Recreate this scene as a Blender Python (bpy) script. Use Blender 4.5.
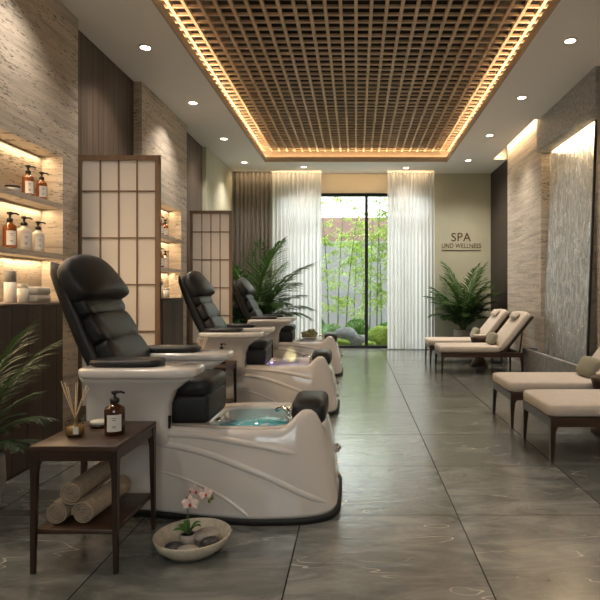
import bpy, bmesh, math, random
from mathutils import Vector, Matrix, Euler
random.seed(7)
for o in list(bpy.data.objects): bpy.data.objects.remove(o)
S = bpy.context.scene
COL = S.collection
PI = math.pi
# ------------------------------------------------------------------ camera
cd = bpy.data.cameras.new('camera'); cam = bpy.data.objects.new('camera', cd); COL.objects.link(cam)
cam.location = (0, 0, 1.1); cam.rotation_euler = (PI/2, 0, 0)
cd.sensor_width = 36; cd.lens = 33.0                 # 550 px focal length on a 600 px frame
cd.shift_x = -56/600; cd.shift_y = -8/600
cd.clip_end = 200
S.camera = cam
# ------------------------------------------------------------------ world, sun, exposure
W = bpy.data.worlds.new('world'); S.world = W; W.use_nodes = True
bg = W.node_tree.nodes['Background']; bg.inputs[0].default_value = (0.93, 0.97, 1.0, 1); bg.inputs[1].default_value = 3.2
S.view_settings.view_transform = 'Standard'; S.view_settings.look = 'None'
S.view_settings.gamma = 1; S.view_settings.use_curve_mapping = False
S.view_settings.exposure = 0.68
WARM = (1.0, 0.70, 0.40); SOFT = (1.0, 0.88, 0.75)
def light(name, kind, loc, power, color, rot=(0,0,0), parent=None, **kw):
    d = bpy.data.lights.new(name, kind); d.energy = power; d.color = color
    for k, v in kw.items(): setattr(d, k, v)
    o = bpy.data.objects.new(name, d); COL.objects.link(o); o.location = loc; o.rotation_euler = rot
    if parent: o.parent = parent
    return o
sun = light('sun', 'SUN', (-8, 18, 12), 2.0, (1, .96, .90), angle=math.radians(3))
sun.rotation_euler = Vector((-.25, .46, .85)).to_track_quat('Z', 'Y').to_euler()
P_COVE = 2.8      # W per metre of ceiling cove
P_DOWN = 60.0     # each downlight
P_NICHE = 2.5
H = 3.4
def strip(name, a, b, power, color, aim, width=.03):
    """LED strip from a to b shining along aim"""
    a, b = Vector(a), Vector(b); d = (b-a); L = d.length; x = d.normalized(); z = -Vector(aim).normalized()
    y = z.cross(x).normalized(); z = x.cross(y)
    m = Matrix((x, y, z)).transposed().to_4x4(); m.translation = (a+b)/2
    o = light(name, 'AREA', (0,0,0), power*L, color, shape='RECTANGLE', size=L, size_y=width)
    o.matrix_world = m
    return o
# ceiling tray coves
strip('cove_light_left', (-1.69, -.9, 3.43), (-1.69, 9.75, 3.43), P_COVE, WARM, (.45, 0, 1))
strip('cove_light_right', (1.69, -.9, 3.43), (1.69, 9.75, 3.43), P_COVE, WARM, (-.45, 0, 1))
strip('cove_light_back', (-1.6, 9.80, 3.43), (1.6, 9.80, 3.43), P_COVE, WARM, (0, -.45, 1))
strip('cove_light_front', (-1.6, -.95, 3.43), (1.6, -.95, 3.43), P_COVE, WARM, (0, .45, 1))
# slot over the curtains, slot over the right travertine, top of the water wall
strip('curtain_slot_light', (-2.3, 10.36, 3.39), (1.45, 10.36, 3.39), 2.2, WARM, (0, .35, -1))
strip('right_slot_light', (2.43, 7.4, 3.52), (2.43, 9.5, 3.52), 3.5, WARM, (.5, 0, -1), .04)
strip('water_wall_light', (2.62, 6.05, 2.97), (2.62, 7.35, 2.97), 3.2, WARM, (.1, 0, -1), .04)

# daylight portals at the garden window and the added front window (they only guide sampling of the sky)
for nm, loc, rot, sx, sy in (('portal_garden', (-.04, 10.95, 1.5), (-PI/2, 0, 0), 3.1, 3.0), ('portal_front', (0, -1.45, 1.6), (PI/2, 0, 0), 1.8, 1.2)):
    o = light(nm, 'AREA', loc, 1, (1, 1, 1), rot, shape='RECTANGLE', size=sx, size_y=sy); o.data.cycles.is_portal = True
# ------------------------------------------------------------------ materials
def mat(name, col, rough=.5, metal=0, bump=0, bscale=40, vary=0, vscale=6, trans=0, coat=0, spec=.5, emit=None, es=0, ior=1.45, stretch=(1,1,1), sss=0):
    m = bpy.data.materials.new(name); m.use_nodes = True; nt = m.node_tree; N = nt.nodes; Lk = nt.links
    b = N['Principled BSDF']; b.inputs['Base Color'].default_value = (*col, 1); b.inputs['Roughness'].default_value = rough
    b.inputs['Metallic'].default_value = metal; b.inputs['Transmission Weight'].default_value = trans
    b.inputs['Coat Weight'].default_value = coat; b.inputs['Coat Roughness'].default_value = .08
    b.inputs['Specular IOR Level'].default_value = spec; b.inputs['IOR'].default_value = ior
    if sss: b.inputs['Subsurface Weight'].default_value = sss; b.inputs['Subsurface Radius'].default_value = (.05,.05,.05)
    if emit: b.inputs['Emission Color'].default_value = (*emit, 1); b.inputs['Emission Strength'].default_value = es
    if bump or vary:
        tc = N.new('ShaderNodeTexCoord'); mp = N.new('ShaderNodeMapping'); mp.inputs['Scale'].default_value = stretch
        Lk.new(tc.outputs['Object'], mp.inputs[0])
    if vary:
        n = N.new('ShaderNodeTexNoise'); n.inputs['Scale'].default_value = vscale; n.inputs['Detail'].default_value = 5
        Lk.new(mp.outputs[0], n.inputs[0])
        r = N.new('ShaderNodeValToRGB'); Lk.new(n.outputs[0], r.inputs[0])
        r.color_ramp.elements[0].position = .3; r.color_ramp.elements[1].position = .7
        r.color_ramp.elements[0].color = (*[c*(1-vary) for c in col], 1); r.color_ramp.elements[1].color = (*[min(1, c*(1+vary)) for c in col], 1)
        Lk.new(r.outputs[0], b.inputs['Base Color'])
    if bump:
        n = N.new('ShaderNodeTexNoise'); n.inputs['Scale'].default_value = bscale; n.inputs['Detail'].default_value = 4
        Lk.new(mp.outputs[0], n.inputs[0]); bp = N.new('ShaderNodeBump'); bp.inputs['Strength'].default_value = bump
        bp.inputs['Distance'].default_value = .01; Lk.new(n.outputs[0], bp.inputs['Height']); Lk.new(bp.outputs[0], b.inputs['Normal'])
    return m
def nodes(m):
    nt = m.node_tree
    def new(t, **k):
        n = nt.nodes.new(t)
        for a, v in k.items(): setattr(n, a, v)
        return n
    def math_(op, a, b=None, c=None):
        n = new('ShaderNodeMath', operation=op)
        for i, v in enumerate((a, b, c)):
            if v is None: continue
            if isinstance(v, (int, float)): n.inputs[i].default_value = v
            else: nt.links.new(v, n.inputs[i])
        return n.outputs[0]
    def mapped(scale, rot=(0,0,0), loc=(0,0,0)):
        tc = new('ShaderNodeTexCoord'); mp = new('ShaderNodeMapping'); mp.inputs['Scale'].default_value = scale
        mp.inputs['Rotation'].default_value = rot; mp.inputs['Location'].default_value = loc
        nt.links.new(tc.outputs['Object'], mp.inputs[0]); return mp.outputs[0]
    def noise(vec, scale, detail=4, rough=.5, dist=0):
        n = new('ShaderNodeTexNoise'); nt.links.new(vec, n.inputs[0]); n.inputs['Scale'].default_value = scale
        n.inputs['Detail'].default_value = detail; n.inputs['Roughness'].default_value = rough; n.inputs['Distortion'].default_value = dist
        return n.outputs[0]
    def ramp(f, stops):
        r = new('ShaderNodeValToRGB'); nt.links.new(f, r.inputs[0]); e = r.color_ramp.elements
        while len(e) < len(stops): e.new(.5)
        for i, (p, c) in enumerate(stops): e[i].position = p; e[i].color = (*c, 1)
        return r.outputs[0]
    def mix(f, a, b, mode='MIX'):
        n = new('ShaderNodeMix', data_type='RGBA', blend_type=mode)
        for s, v in ((0, f), (6, a), (7, b)):
            if isinstance(v, (int, float)): n.inputs[s].default_value = v
            elif isinstance(v, tuple): n.inputs[s].default_value = (*v, 1)
            else: nt.links.new(v, n.inputs[s])
        return n.outputs[2]
    return nt, new, math_, mapped, noise, ramp, mix
def bumpto(m, h, strength=.4, dist=.01):
    nt = m.node_tree; bp = nt.nodes.new('ShaderNodeBump'); bp.inputs['Strength'].default_value = strength; bp.inputs['Distance'].default_value = dist
    nt.links.new(h, bp.inputs['Height']); nt.links.new(bp.outputs[0], nt.nodes['Principled BSDF'].inputs['Normal']); nt.links.new(bp.outputs[0], nt.nodes['Principled BSDF'].inputs['Coat Normal'])

def travertine(name, base, tint=1.0, tilt=.06):
    m = mat(name, base, .55); nt, new, math_, mapped, noise, ramp, mix = nodes(m)
    v = mapped((.55, .55, 9), rot=(tilt, 0, 0)); n1 = noise(v, 2.2, 6, .6, .4)
    c1 = ramp(n1, [(.28, tuple(c*.50 for c in base)), (.42, tuple(c*.80 for c in base)), (.55, base), (.75, tuple(min(1, c*1.22) for c in base))])
    v2 = mapped((8, 8, 50), rot=(tilt, 0, 0)); n2 = noise(v2, 2.0, 3, .6)
    v4 = mapped((.8, .8, 5)); n4 = noise(v4, 1.6, 2)
    pit = math_('GREATER_THAN', math_('ADD', n2, math_('MULTIPLY', n4, .35)), .80)
    n3 = noise(mapped((1, 1, 30), rot=(tilt, 0, 0)), 3, 4)
    c2 = mix(math_('MULTIPLY', math_('SUBTRACT', n3, .4), .8), c1, tuple(c*.62 for c in base))
    c3 = mix(pit, c2, tuple(c*.28 for c in base))
    nt.links.new(c3, nt.nodes['Principled BSDF'].inputs['Base Color'])
    bumpto(m, math_('SUBTRACT', n3, math_('MULTIPLY', pit, 2)), .35, .006)
    return m
def woodm(name, dark, lite, axis='z', plank=0, rough=.45, gscale=1.0):
    m = mat(name, dark, rough); nt, new, math_, mapped, noise, ramp, mix = nodes(m)
    sc = {'z': (14, 14, .7), 'x': (.8, 14, 14), 'y': (14, .8, 14)}[axis]
    v = mapped(tuple(s*gscale for s in sc)); n1 = noise(v, 2.0, 6, .6, .3)
    c = ramp(n1, [(.3, dark), (.7, lite)]); fine = noise(mapped(tuple(s*4*gscale for s in sc)), 2.5, 3)
    c = mix(math_('MULTIPLY', fine, .45), c, tuple(x*.45 for x in dark))
    if plank:
        tc = new('ShaderNodeTexCoord'); sx = new('ShaderNodeSeparateXYZ'); nt.links.new(tc.outputs['Object'], sx.inputs[0])
        q = math_('DIVIDE', math_('ADD', sx.outputs[1], sx.outputs[0]), plank); fr = math_('FRACT', q); fl = math_('FLOOR', q)
        wn = new('ShaderNodeTexWhiteNoise', noise_dimensions='1D'); nt.links.new(fl, wn.inputs['W'])
        c = mix(math_('MULTIPLY', wn.outputs[0], .55), c, tuple(x*.5 for x in dark))
        gap = math_('LESS_THAN', fr, .07); c = mix(gap, c, (.008, .006, .005))
        bumpto(m, math_('SUBTRACT', 1, gap), .6, .01)
    nt.links.new(c, nt.nodes['Principled BSDF'].inputs['Base Color'])
    return m
M = {}
M['trav'] = travertine('travertine', (.52, .455, .375))
M['travr'] = travertine('travertine_right', (.56, .49, .40), tilt=-.05)
M['granite'] = mat('grey_stone', (.34, .34, .33), .5, bump=.3, bscale=60, vary=.35, vscale=25)
M['basin_stone'] = mat('basin_stone', (.24, .24, .235), .6, bump=.35, bscale=50, vary=.25, vscale=14)
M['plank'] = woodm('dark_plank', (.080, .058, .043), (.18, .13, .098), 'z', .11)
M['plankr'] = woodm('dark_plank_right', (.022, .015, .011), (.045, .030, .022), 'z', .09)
M['cab'] = woodm('cabinet_wood', (.055, .036, .025), (.10, .066, .046), 'z', .16)
M['walnut'] = woodm('walnut', (.036, .019, .012), (.085, .046, .028), 'x', 0, .35)
M['walnutz'] = woodm('walnut_legs', (.028, .015, .010), (.055, .030, .019), 'z', 0, .35)
M['screenw'] = woodm('screen_wood', (.20, .125, .072), (.30, .19, .115), 'z', 0, .5)
M['lattice'] = mat('lattice_wood', (.62, .45, .30), .5, vary=.12, vscale=5)
M['fascia'] = woodm('fascia_wood', (.46, .39, .31), (.54, .46, .37), 'y', 0, .5)
M['void'] = mat('void_dark', (.014, .009, .006), .9)
M['ceil'] = mat('ceiling_plaster', (.88, .86, .83), .8, bump=.05, bscale=80)
M['green'] = mat('sage_wall', (.50, .50, .385), .75, bump=.08, bscale=90, vary=.04, vscale=3)
M['beige'] = mat('beige_wall', (.50, .44, .33), .75)
M['black'] = mat('black_leather', (.013, .013, .013), .42, bump=.25, bscale=120, spec=.5)
M['acryl'] = mat('white_acrylic', (.74, .695, .65), .16, coat=.5, spec=.5)
M['chrome'] = mat('chrome', (.75, .75, .75), .12, metal=1)
M['kick'] = mat('black_kick', (.012, .012, .012), .6)
M['paper'] = mat('shoji_paper', (.74, .69, .63), .8, bump=.1, bscale=200)
M['cushion'] = mat('beige_upholstery', (.60, .53, .455), .85, bump=.35, bscale=400, vary=.05, vscale=20)
M['sagepil'] = mat('sage_pillow', (.27, .255, .19), .9, bump=.35, bscale=300)
M['towel'] = mat('towel_terry', (.42, .33, .24), .95, bump=.9, bscale=260, vary=.12, vscale=60)
M['towelw'] = mat('cream_towel', (.68, .62, .53), .95, bump=.7, bscale=260)
M['amber'] = mat('amber_glass', (.36, .10, .018), .1, trans=.45, coat=.4)
M['ambdark'] = mat('dark_amber_glass', (.075, .022, .008), .1, trans=.3, coat=.5)
M['label'] = mat('label_paper', (.72, .70, .66), .7)
M['ink'] = mat('label_ink', (.09, .085, .08), .7)
M['pump'] = mat('black_plastic', (.016, .015, .015), .35)
M['milk'] = mat('milky_bottle', (.62, .58, .50), .3, coat=.3)
M['cream'] = mat('cream_ceramic', (.72, .66, .56), .4)
M['wax'] = mat('frosted_grey', (.40, .38, .34), .4)
M['soap'] = mat('soap', (.80, .76, .64), .45, sss=.2)
M['oil'] = mat('diffuser_oil', (.50, .29, .09), .1, trans=.25, coat=.5)
M['cglass'] = mat('clear_glass', (.95, .95, .93), .03, trans=.95)
M['reed'] = mat('reed', (.62, .47, .30), .8)
M['bowl'] = mat('bowl_ceramic', (.46, .41, .32), .55, bump=.2, bscale=90, vary=.15, vscale=40)
M['pebble_d'] = mat('dark_pebble', (.045, .042, .042), .4, vary=.3, vscale=30)
M['pebble_l'] = mat('pale_pebble', (.33, .29, .25), .5, vary=.25, vscale=30, bump=.1, bscale=60)
M['pot'] = mat('grey_planter', (.30, .29, .265), .7, bump=.3, bscale=60, vary=.1, vscale=12)
M['soil'] = mat('soil', (.03, .02, .014), .95, bump=1, bscale=80)
M['stem'] = mat('stem_green', (.10, .16, .05), .6)
M['petal'] = mat('orchid_petal', (.86, .66, .60), .55, sss=.2)
M['lip'] = mat('orchid_lip', (.45, .07, .06), .5)
M['bud'] = mat('orchid_bud', (.16, .17, .05), .5)
M['steel'] = mat('dark_frame', (.025, .027, .028), .4, metal=.3)
M['bronze'] = mat('sign_bronze', (.13, .075, .045), .4, metal=.3)
M['lamp'] = mat('lamp_lens', (1, .9, .75), .5, emit=(1.0, .84, .62), es=9)
M['lampring'] = mat('lamp_ring', (.62, .56, .48), .4)
M['gwall'] = mat('garden_wall', (.19, .185, .185), .9, vary=.1, vscale=3)
M['fence'] = mat('red_fence', (.20, .125, .10), .8, vary=.12, vscale=8)
M['gravel'] = mat('white_gravel', (.36, .36, .345), .9, bump=1, bscale=60, vary=.15, vscale=60)
M['rock'] = mat('garden_rock', (.20, .20, .20), .9, bump=.9, bscale=14, vary=.45, vscale=7)
M['mossrock'] = mat('mossy_stone', (.22, .21, .10), .9, bump=.8, bscale=30, vary=.5, vscale=22)
M['drape'] = mat('taupe_drape', (.21, .185, .16), .85, bump=.2, bscale=300)

def leafmat(name, col, tr=.35, rough=.45):
    m = mat(name, col, rough, vary=.35, vscale=9); nt = m.node_tree
    b = nt.nodes['Principled BSDF']; out = nt.nodes['Material Output']
    t = nt.nodes.new('ShaderNodeBsdfTranslucent'); t.inputs[0].default_value = (min(1, col[0]*1.9), min(1, col[1]*1.9), col[2]*1.2, 1)
    x = nt.nodes.new('ShaderNodeMixShader'); x.inputs[0].default_value = tr
    nt.links.new(b.outputs[0], x.inputs[1]); nt.links.new(t.outputs[0], x.inputs[2]); nt.links.new(x.outputs[0], out.inputs[0])
    return m
M['palm'] = leafmat('palm_leaf', (.045, .10, .028), .2, .4)
M['palm2'] = leafmat('dark_palm_leaf', (.03, .062, .025), .15, .4)
M['bleaf'] = leafmat('bamboo_leaf', (.25, .34, .10), .42)
M['culm'] = mat('bamboo_culm', (.10, .16, .05), .5)
M['bush'] = leafmat('bush_leaf', (.10, .20, .045), .3)
M['bush2'] = leafmat('sage_bush_leaf', (.20, .30, .17), .3)
M['moss'] = mat('bright_moss', (.19, .27, .04), .95, bump=1, bscale=70, vary=.35, vscale=18)
M['orchleaf'] = leafmat('orchid_leaf', (.05, .13, .025), .15)

# sheer fabric and glass
def sheer(name, col, alpha):
    m = bpy.data.materials.new(name); m.use_nodes = True; nt = m.node_tree; nt.nodes.clear(); N = nt.nodes.new
    out = N('ShaderNodeOutputMaterial'); d = N('ShaderNodeBsdfDiffuse'); d.inputs[0].default_value = (*col, 1)
    t = N('ShaderNodeBsdfTranslucent'); t.inputs[0].default_value = (*col, 1); tr = N('ShaderNodeBsdfTransparent')
    a = N('ShaderNodeMixShader'); a.inputs[0].default_value = .68; nt.links.new(d.outputs[0], a.inputs[1]); nt.links.new(t.outputs[0], a.inputs[2])
    b = N('ShaderNodeMixShader'); b.inputs[0].default_value = alpha; nt.links.new(tr.outputs[0], b.inputs[1]); nt.links.new(a.outputs[0], b.inputs[2])
    nt.links.new(b.outputs[0], out.inputs[0]); return m
M['sheer'] = sheer('sheer_voile', (.76, .755, .74), .96)
def paneglass(name, tint, ior=1.45, rough=0.0):
    m = bpy.data.materials.new(name); m.use_nodes = True; nt = m.node_tree; nt.nodes.clear(); N = nt.nodes.new
    out = N('ShaderNodeOutputMaterial'); g = N('ShaderNodeBsdfGlossy'); g.inputs['Roughness'].default_value = rough
    tr = N('ShaderNodeBsdfTransparent'); tr.inputs[0].default_value = (*tint, 1); f = N('ShaderNodeFresnel'); f.inputs[0].default_value = ior
    b = N('ShaderNodeMixShader'); gm = N('ShaderNodeNewGeometry'); mm = N('ShaderNodeMath'); mm.operation = 'SUBTRACT'; mm.use_clamp = True; nt.links.new(f.outputs[0], mm.inputs[0]); nt.links.new(gm.outputs['Backfacing'], mm.inputs[1]); nt.links.new(mm.outputs[0], b.inputs[0]); nt.links.new(tr.outputs[0], b.inputs[1]); nt.links.new(g.outputs[0], b.inputs[2])
    nt.links.new(b.outputs[0], out.inputs[0]); return m
M['glass'] = paneglass('window_glass', (.96, .98, .97), 1.25)
M['cglass'] = paneglass('clear_glass', (.93, .93, .90), 1.4)
def watersheet():
    m = bpy.data.materials.new('falling_water'); m.use_nodes = True; nt0 = m.node_tree; nt0.nodes.clear()
    nt, new, math_, mapped, noise, ramp, mix = nodes(m)
    out = new('ShaderNodeOutputMaterial'); g = new('ShaderNodeBsdfGlossy'); g.inputs['Roughness'].default_value = .07
    tr = new('ShaderNodeBsdfTransparent'); tr.inputs[0].default_value = (.86, .88, .85, 1)
    d = new('ShaderNodeBsdfDiffuse'); d.inputs[0].default_value = (.92, .93, .90, 1)
    n1 = noise(mapped((8, 8, 2.2)), 3, 5, .62, .8); n2 = noise(mapped((26, 26, 5)), 3, 4, .6, .4)
    h = math_('ADD', n1, math_('MULTIPLY', n2, .5))
    bp = new('ShaderNodeBump'); bp.inputs['Strength'].default_value = .8; bp.inputs['Distance'].default_value = .02; nt.links.new(h, bp.inputs['Height'])
    nt.links.new(bp.outputs[0], g.inputs['Normal']); nt.links.new(bp.outputs[0], d.inputs['Normal'])
    foam = math_('MULTIPLY', math_('SMOOTHSTEP' if False else 'SUBTRACT', h, .80), 6.0)
    cl = new('ShaderNodeClamp'); nt.links.new(foam, cl.inputs[0]); cl.inputs[1].default_value = .30; cl.inputs[2].default_value = .85
    a = new('ShaderNodeMixShader'); nt.links.new(cl.outputs[0], a.inputs[0]); nt.links.new(tr.outputs[0], a.inputs[1]); nt.links.new(d.outputs[0], a.inputs[2])
    f = new('ShaderNodeLayerWeight'); f.inputs[0].default_value = .45; nt.links.new(bp.outputs[0], f.inputs['Normal'])
    b = new('ShaderNodeMixShader'); 
    gl = new('ShaderNodeMapRange'); nt.links.new(noise(mapped((7, 7, 2.4), loc=(2, 5, 1)), 3, 5, .6, 1.0), gl.inputs[0]); gl.inputs[1].default_value = .43; gl.inputs[2].default_value = .57; gl.inputs[3].default_value = .08; gl.inputs[4].default_value = .85
    nt.links.new(gl.outputs[0], b.inputs[0]); nt.links.new(a.outputs[0], b.inputs[1]); nt.links.new(g.outputs[0], b.inputs[2])
    nt.links.new(b.outputs[0], out.inputs[0]); return m
M['fall'] = watersheet()
def water(name, col, foamy):
    m = mat(name, col, .06, coat=.6); nt, new, math_, mapped, noise, ramp, mix = nodes(m)
    n1 = noise(mapped((1, 1, 1)), 14, 3, .5, .8); n2 = noise(mapped((1, 1, 1), loc=(3, 1, 0)), 22, 5, .65, 1.5)
    c = ramp(n2, [(.35, tuple(x*.75 for x in col)), (.55, col), (.66 if foamy else .8, tuple(min(1, x*.3+.65) for x in col)), (.95, (.9, .96, .96))])
    nt.links.new(c, nt.nodes['Principled BSDF'].inputs['Base Color']); bumpto(m, n1, .6, .03); return m
M['water1'] = water('blue_water', (.13, .58, .66), True)
M['water2'] = water('lilac_water', (.62, .48, .80), False)
M['water3'] = water('pale_water', (.55, .68, .82), False)
M['ripple'] = water('pool_water', (.12, .14, .14), True)
# floor slate
def slate():
    m = mat('slate_floor', (.06, .06, .05), .3, spec=1.0, coat=.9)
    m.node_tree.nodes['Principled BSDF'].inputs['Coat Roughness'].default_value = .2; nt, new, math_, mapped, noise, ramp, mix = nodes(m); B = nt.nodes['Principled BSDF']
    tc = new('ShaderNodeTexCoord'); sx = new('ShaderNodeSeparateXYZ'); nt.links.new(tc.outputs['Object'], sx.inputs[0])
    T = .765
    qx = math_('DIVIDE', math_('SUBTRACT', sx.outputs[0], .5-10*T), T); qy = math_('DIVIDE', math_('SUBTRACT', sx.outputs[1], 2.713-10*T), T)
    def joint(q):
        f = math_('FRACT', q); return math_('MAXIMUM', math_('LESS_THAN', f, .0038), math_('GREATER_THAN', f, .9962))
    j = math_('MAXIMUM', joint(qx), joint(qy))
    cell = new('ShaderNodeCombineXYZ'); nt.links.new(math_('FLOOR', qx), cell.inputs[0]); nt.links.new(math_('FLOOR', qy), cell.inputs[1])
    wn = new('ShaderNodeTexWhiteNoise', noise_dimensions='3D'); nt.links.new(cell.outputs[0], wn.inputs[0])
    off = new('ShaderNodeVectorMath', operation='SCALE'); nt.links.new(wn.outputs['Color'], off.inputs[0]); off.inputs[3].default_value = 7
    def tv(scale, rot):
        v = mapped(scale, rot); a = new('ShaderNodeVectorMath', operation='ADD'); nt.links.new(v, a.inputs[0]); nt.links.new(off.outputs[0], a.inputs[1]); return a.outputs[0]
    v1 = tv((1, 2.6, 1), (0, 0, -.5)); n1 = noise(v1, 2.6, 9, .70, .8)
    c = ramp(n1, [(.28, (.062, .068, .062)), (.48, (.125, .131, .120)), (.70, (.245, .242, .222))])
    n2 = noise(tv((1, 3.4, 1), (0, 0, -.5)), 1.5, 2.5, .5, .25)
    vein = math_('LESS_THAN', math_('ABSOLUTE', math_('SUBTRACT', n2, .57)), .0028)
    vm = math_('MULTIPLY', vein, math_('MINIMUM', math_('MAXIMUM', math_('MULTIPLY', math_('SUBTRACT', noise(mapped((1,1,1)), 2.2, 2), .46), 6), .06), .8))
    c = mix(vm, c, (.62, .58, .48))
    bri = math_('ADD', math_('MULTIPLY', wn.outputs[0], .3), .85)
    cb = new('ShaderNodeCombineXYZ'); [nt.links.new(bri, cb.inputs[i]) for i in range(3)]
    c = mix(1.0, c, cb.outputs[0], 'MULTIPLY')
    c = mix(j, c, (.008, .008, .008)); nt.links.new(c, B.inputs['Base Color'])
    rr = new('ShaderNodeMapRange'); nt.links.new(n1, rr.inputs[0]); rr.inputs[3].default_value = .14; rr.inputs[4].default_value = .32; nt.links.new(rr.outputs[0], B.inputs['Roughness']); nt.links.new(math_('MULTIPLY', math_('SUBTRACT', 1, j), .6), B.inputs['Coat Weight']); nt.links.new(math_('SUBTRACT', 1, j), B.inputs['Specular IOR Level'])
    n4 = noise(tv((1, 2.2, 1), (0, 0, -.5)), 6, 7, .6, .5)
    bumpto(m, math_('SUBTRACT', n4, math_('MULTIPLY', j, .0)), .24, .008)
    return m
M['slate'] = slate()

# ------------------------------------------------------------------ mesh helpers
class MB:
    def __init__(s): s.bm = bmesh.new(); s.mi = 0
    def _add(s, verts, faces, smooth=False, mtx=None):
        vs = [s.bm.verts.new((mtx @ Vector(v)) if mtx else v) for v in verts]
        for f in faces:
            try: fc = s.bm.faces.new([vs[i] for i in f]); fc.smooth = smooth; fc.material_index = s.mi
            except ValueError: pass
        return s
    def box(s, x0, x1, y0, y1, z0, z1, mtx=None):
        v = [(x, y, z) for x in (x0, x1) for y in (y0, y1) for z in (z0, z1)]
        return s._add(v, [(0,1,3,2),(4,6,7,5),(0,4,5,1),(2,3,7,6),(0,2,6,4),(1,5,7,3)], False, mtx)
    def rbox(s, x0, x1, y0, y1, z0, z1, r=.01, seg=3, mtx=None):
        t = bmesh.new(); bmesh.ops.create_cube(t, size=1)
        for v in t.verts: v.co = ((x0+x1)/2+v.co.x*(x1-x0), (y0+y1)/2+v.co.y*(y1-y0), (z0+z1)/2+v.co.z*(z1-z0))
        bmesh.ops.bevel(t, geom=list(t.edges), offset=r, segments=seg, affect='EDGES', profile=.5)
        t.verts.index_update(); s._add([v.co.copy() for v in t.verts], [[v.index for v in f.verts] for f in t.faces], True, mtx); t.free(); return s
    def rings(s, rings, cap0=True, cap1=True, smooth=True, mtx=None, closed=True):
        n = len(rings[0]); v = [p for r in rings for p in r]; f = []
        for k in range(len(rings)-1):
            for i in range(n if closed else n-1):
                j = (i+1) % n; f.append((k*n+i, k*n+j, (k+1)*n+j, (k+1)*n+i))
        if cap0: f.append(tuple(range(n))[::-1])
        if cap1: f.append(tuple((len(rings)-1)*n+i for i in range(n)))
        return s._add(v, f, smooth, mtx)
    def lathe(s, prof, seg=24, mtx=None, cap0=True, cap1=True):
        return s.rings([[(r*math.cos(2*PI*i/seg), r*math.sin(2*PI*i/seg), z) for i in range(seg)] for r, z in prof], cap0, cap1, True, mtx)
    def tube(s, pts, r, seg=8, mtx=None):
        pts = [Vector(p) for p in pts]; R = r if isinstance(r, (list, tuple)) else [r]*len(pts); rings = []; up = Vector((0, 0, 1))
        for i, p in enumerate(pts):
            t = (pts[min(i+1, len(pts)-1)]-pts[max(i-1, 0)]).normalized()
            a = t.cross(up)
            if a.length < .05: a = t.cross(Vector((0, 1, 0)))
            a.normalize(); b = t.cross(a)
            rings.append([p+(a*math.cos(2*PI*k/seg)+b*math.sin(2*PI*k/seg))*R[i] for k in range(seg)])
        return s.rings(rings, True, True, True, mtx)
    def sup(s, c, abc, e1=.6, e2=.6, nu=14, nv=28, mtx=None, fn=None):
        def pw(v, e): return math.copysign(abs(v)**e, v)
        rings = []
        for i in range(nu+1):
            u = -PI/2+PI*i/nu; u = max(-PI/2+.02, min(PI/2-.02, u)); rg = []
            for j in range(nv):
                w = 2*PI*j/nv; p = Vector((abc[0]*pw(math.cos(u), e1)*pw(math.cos(w), e2), abc[1]*pw(math.cos(u), e1)*pw(math.sin(w), e2), abc[2]*pw(math.sin(u), e1)))
                if fn: p = fn(p)
                rg.append(p+Vector(c))
            rings.append(rg)
        return s.rings(rings, True, True, True, mtx)
    def build(s, name, mats, parent=None):
        bmesh.ops.recalc_face_normals(s.bm, faces=s.bm.faces[:])
        me = bpy.data.meshes.new(name); s.bm.to_mesh(me); s.bm.free()
        for m in (mats if isinstance(mats, (list, tuple)) else [mats]): me.materials.append(M[m] if isinstance(m, str) else m)
        o = bpy.data.objects.new(name, me); COL.objects.link(o)
        if parent: o.parent = parent
        return o
    def fix(s): return s
def tag(o, label, cat, group=None, kind=None):
    o['label'] = label; o['category'] = cat
    if group: o['group'] = group
    if kind: o['kind'] = kind
    return o
def struct(o): o['kind'] = 'structure'; return o
def thing(name, loc, label, cat, group=None, rz=0):
    o = bpy.data.objects.new(name, None); COL.objects.link(o); o.location = loc; o.rotation_euler = (0, 0, rz); o.empty_display_size = .1
    return tag(o, label, cat, group)
def dup(root, loc, label=None, rz=None):
    def cp(o, par):
        c = o.copy(); COL.objects.link(c)
        if par: c.parent = par
        for ch in kids.get(o.name, []): cp(ch, c)
        return c
    kids = {}
    for o in bpy.data.objects:
        if o.parent: kids.setdefault(o.parent.name, []).append(o)
    r = cp(root, None); r.location = loc
    if rz is not None: r.rotation_euler = (0, 0, rz)
    if label: r['label'] = label
    return r
def T(x=0, y=0, z=0): return Matrix.Translation((x, y, z))
def Rx(a): return Matrix.Rotation(a, 4, 'X')
def Ry(a): return Matrix.Rotation(a, 4, 'Y')
def Rz(a): return Matrix.Rotation(a, 4, 'Z')

# ------------------------------------------------------------------ room shell
XL, XR, YB, YF = -2.34, 2.5, 10.7, -1.2
struct(MB().box(-2.9, 3.0, YF-.2, YB+.1, -.1, 0).build('floor', 'slate'))
# left wall: travertine blocks with niches, recessed timber, sage plaster
b = MB(); NB = -2.56
def blockwithniche(b, y0, y1, n0, n1, zb=1.03, zt=2.18, back=-2.51):
    b.box(NB, XL, y0, n0, 0, H); b.box(NB, XL, n1, y1, 0, H); b.box(NB, XL, n0, n1, 0, zb); b.box(NB, XL, n0, n1, zt, H); b.box(NB-.03, back, n0-.02, n1+.02, zb-.02, zt+.02)
blockwithniche(b, YF, 4.63, 2.2, 4.39); blockwithniche(b, 6.01, 7.6, 6.2, 7.36)
b.mi = 1; b.box(NB, -2.43, 4.63, 6.01, 0, H); b.box(NB, -2.43, 7.6, 8.7, 0, H)
b.mi = 2; b.box(NB, -2.37, 8.7, YB+.1, 0, H)
struct(b.build('wall_left', ['trav', 'plank', 'green']))
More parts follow.
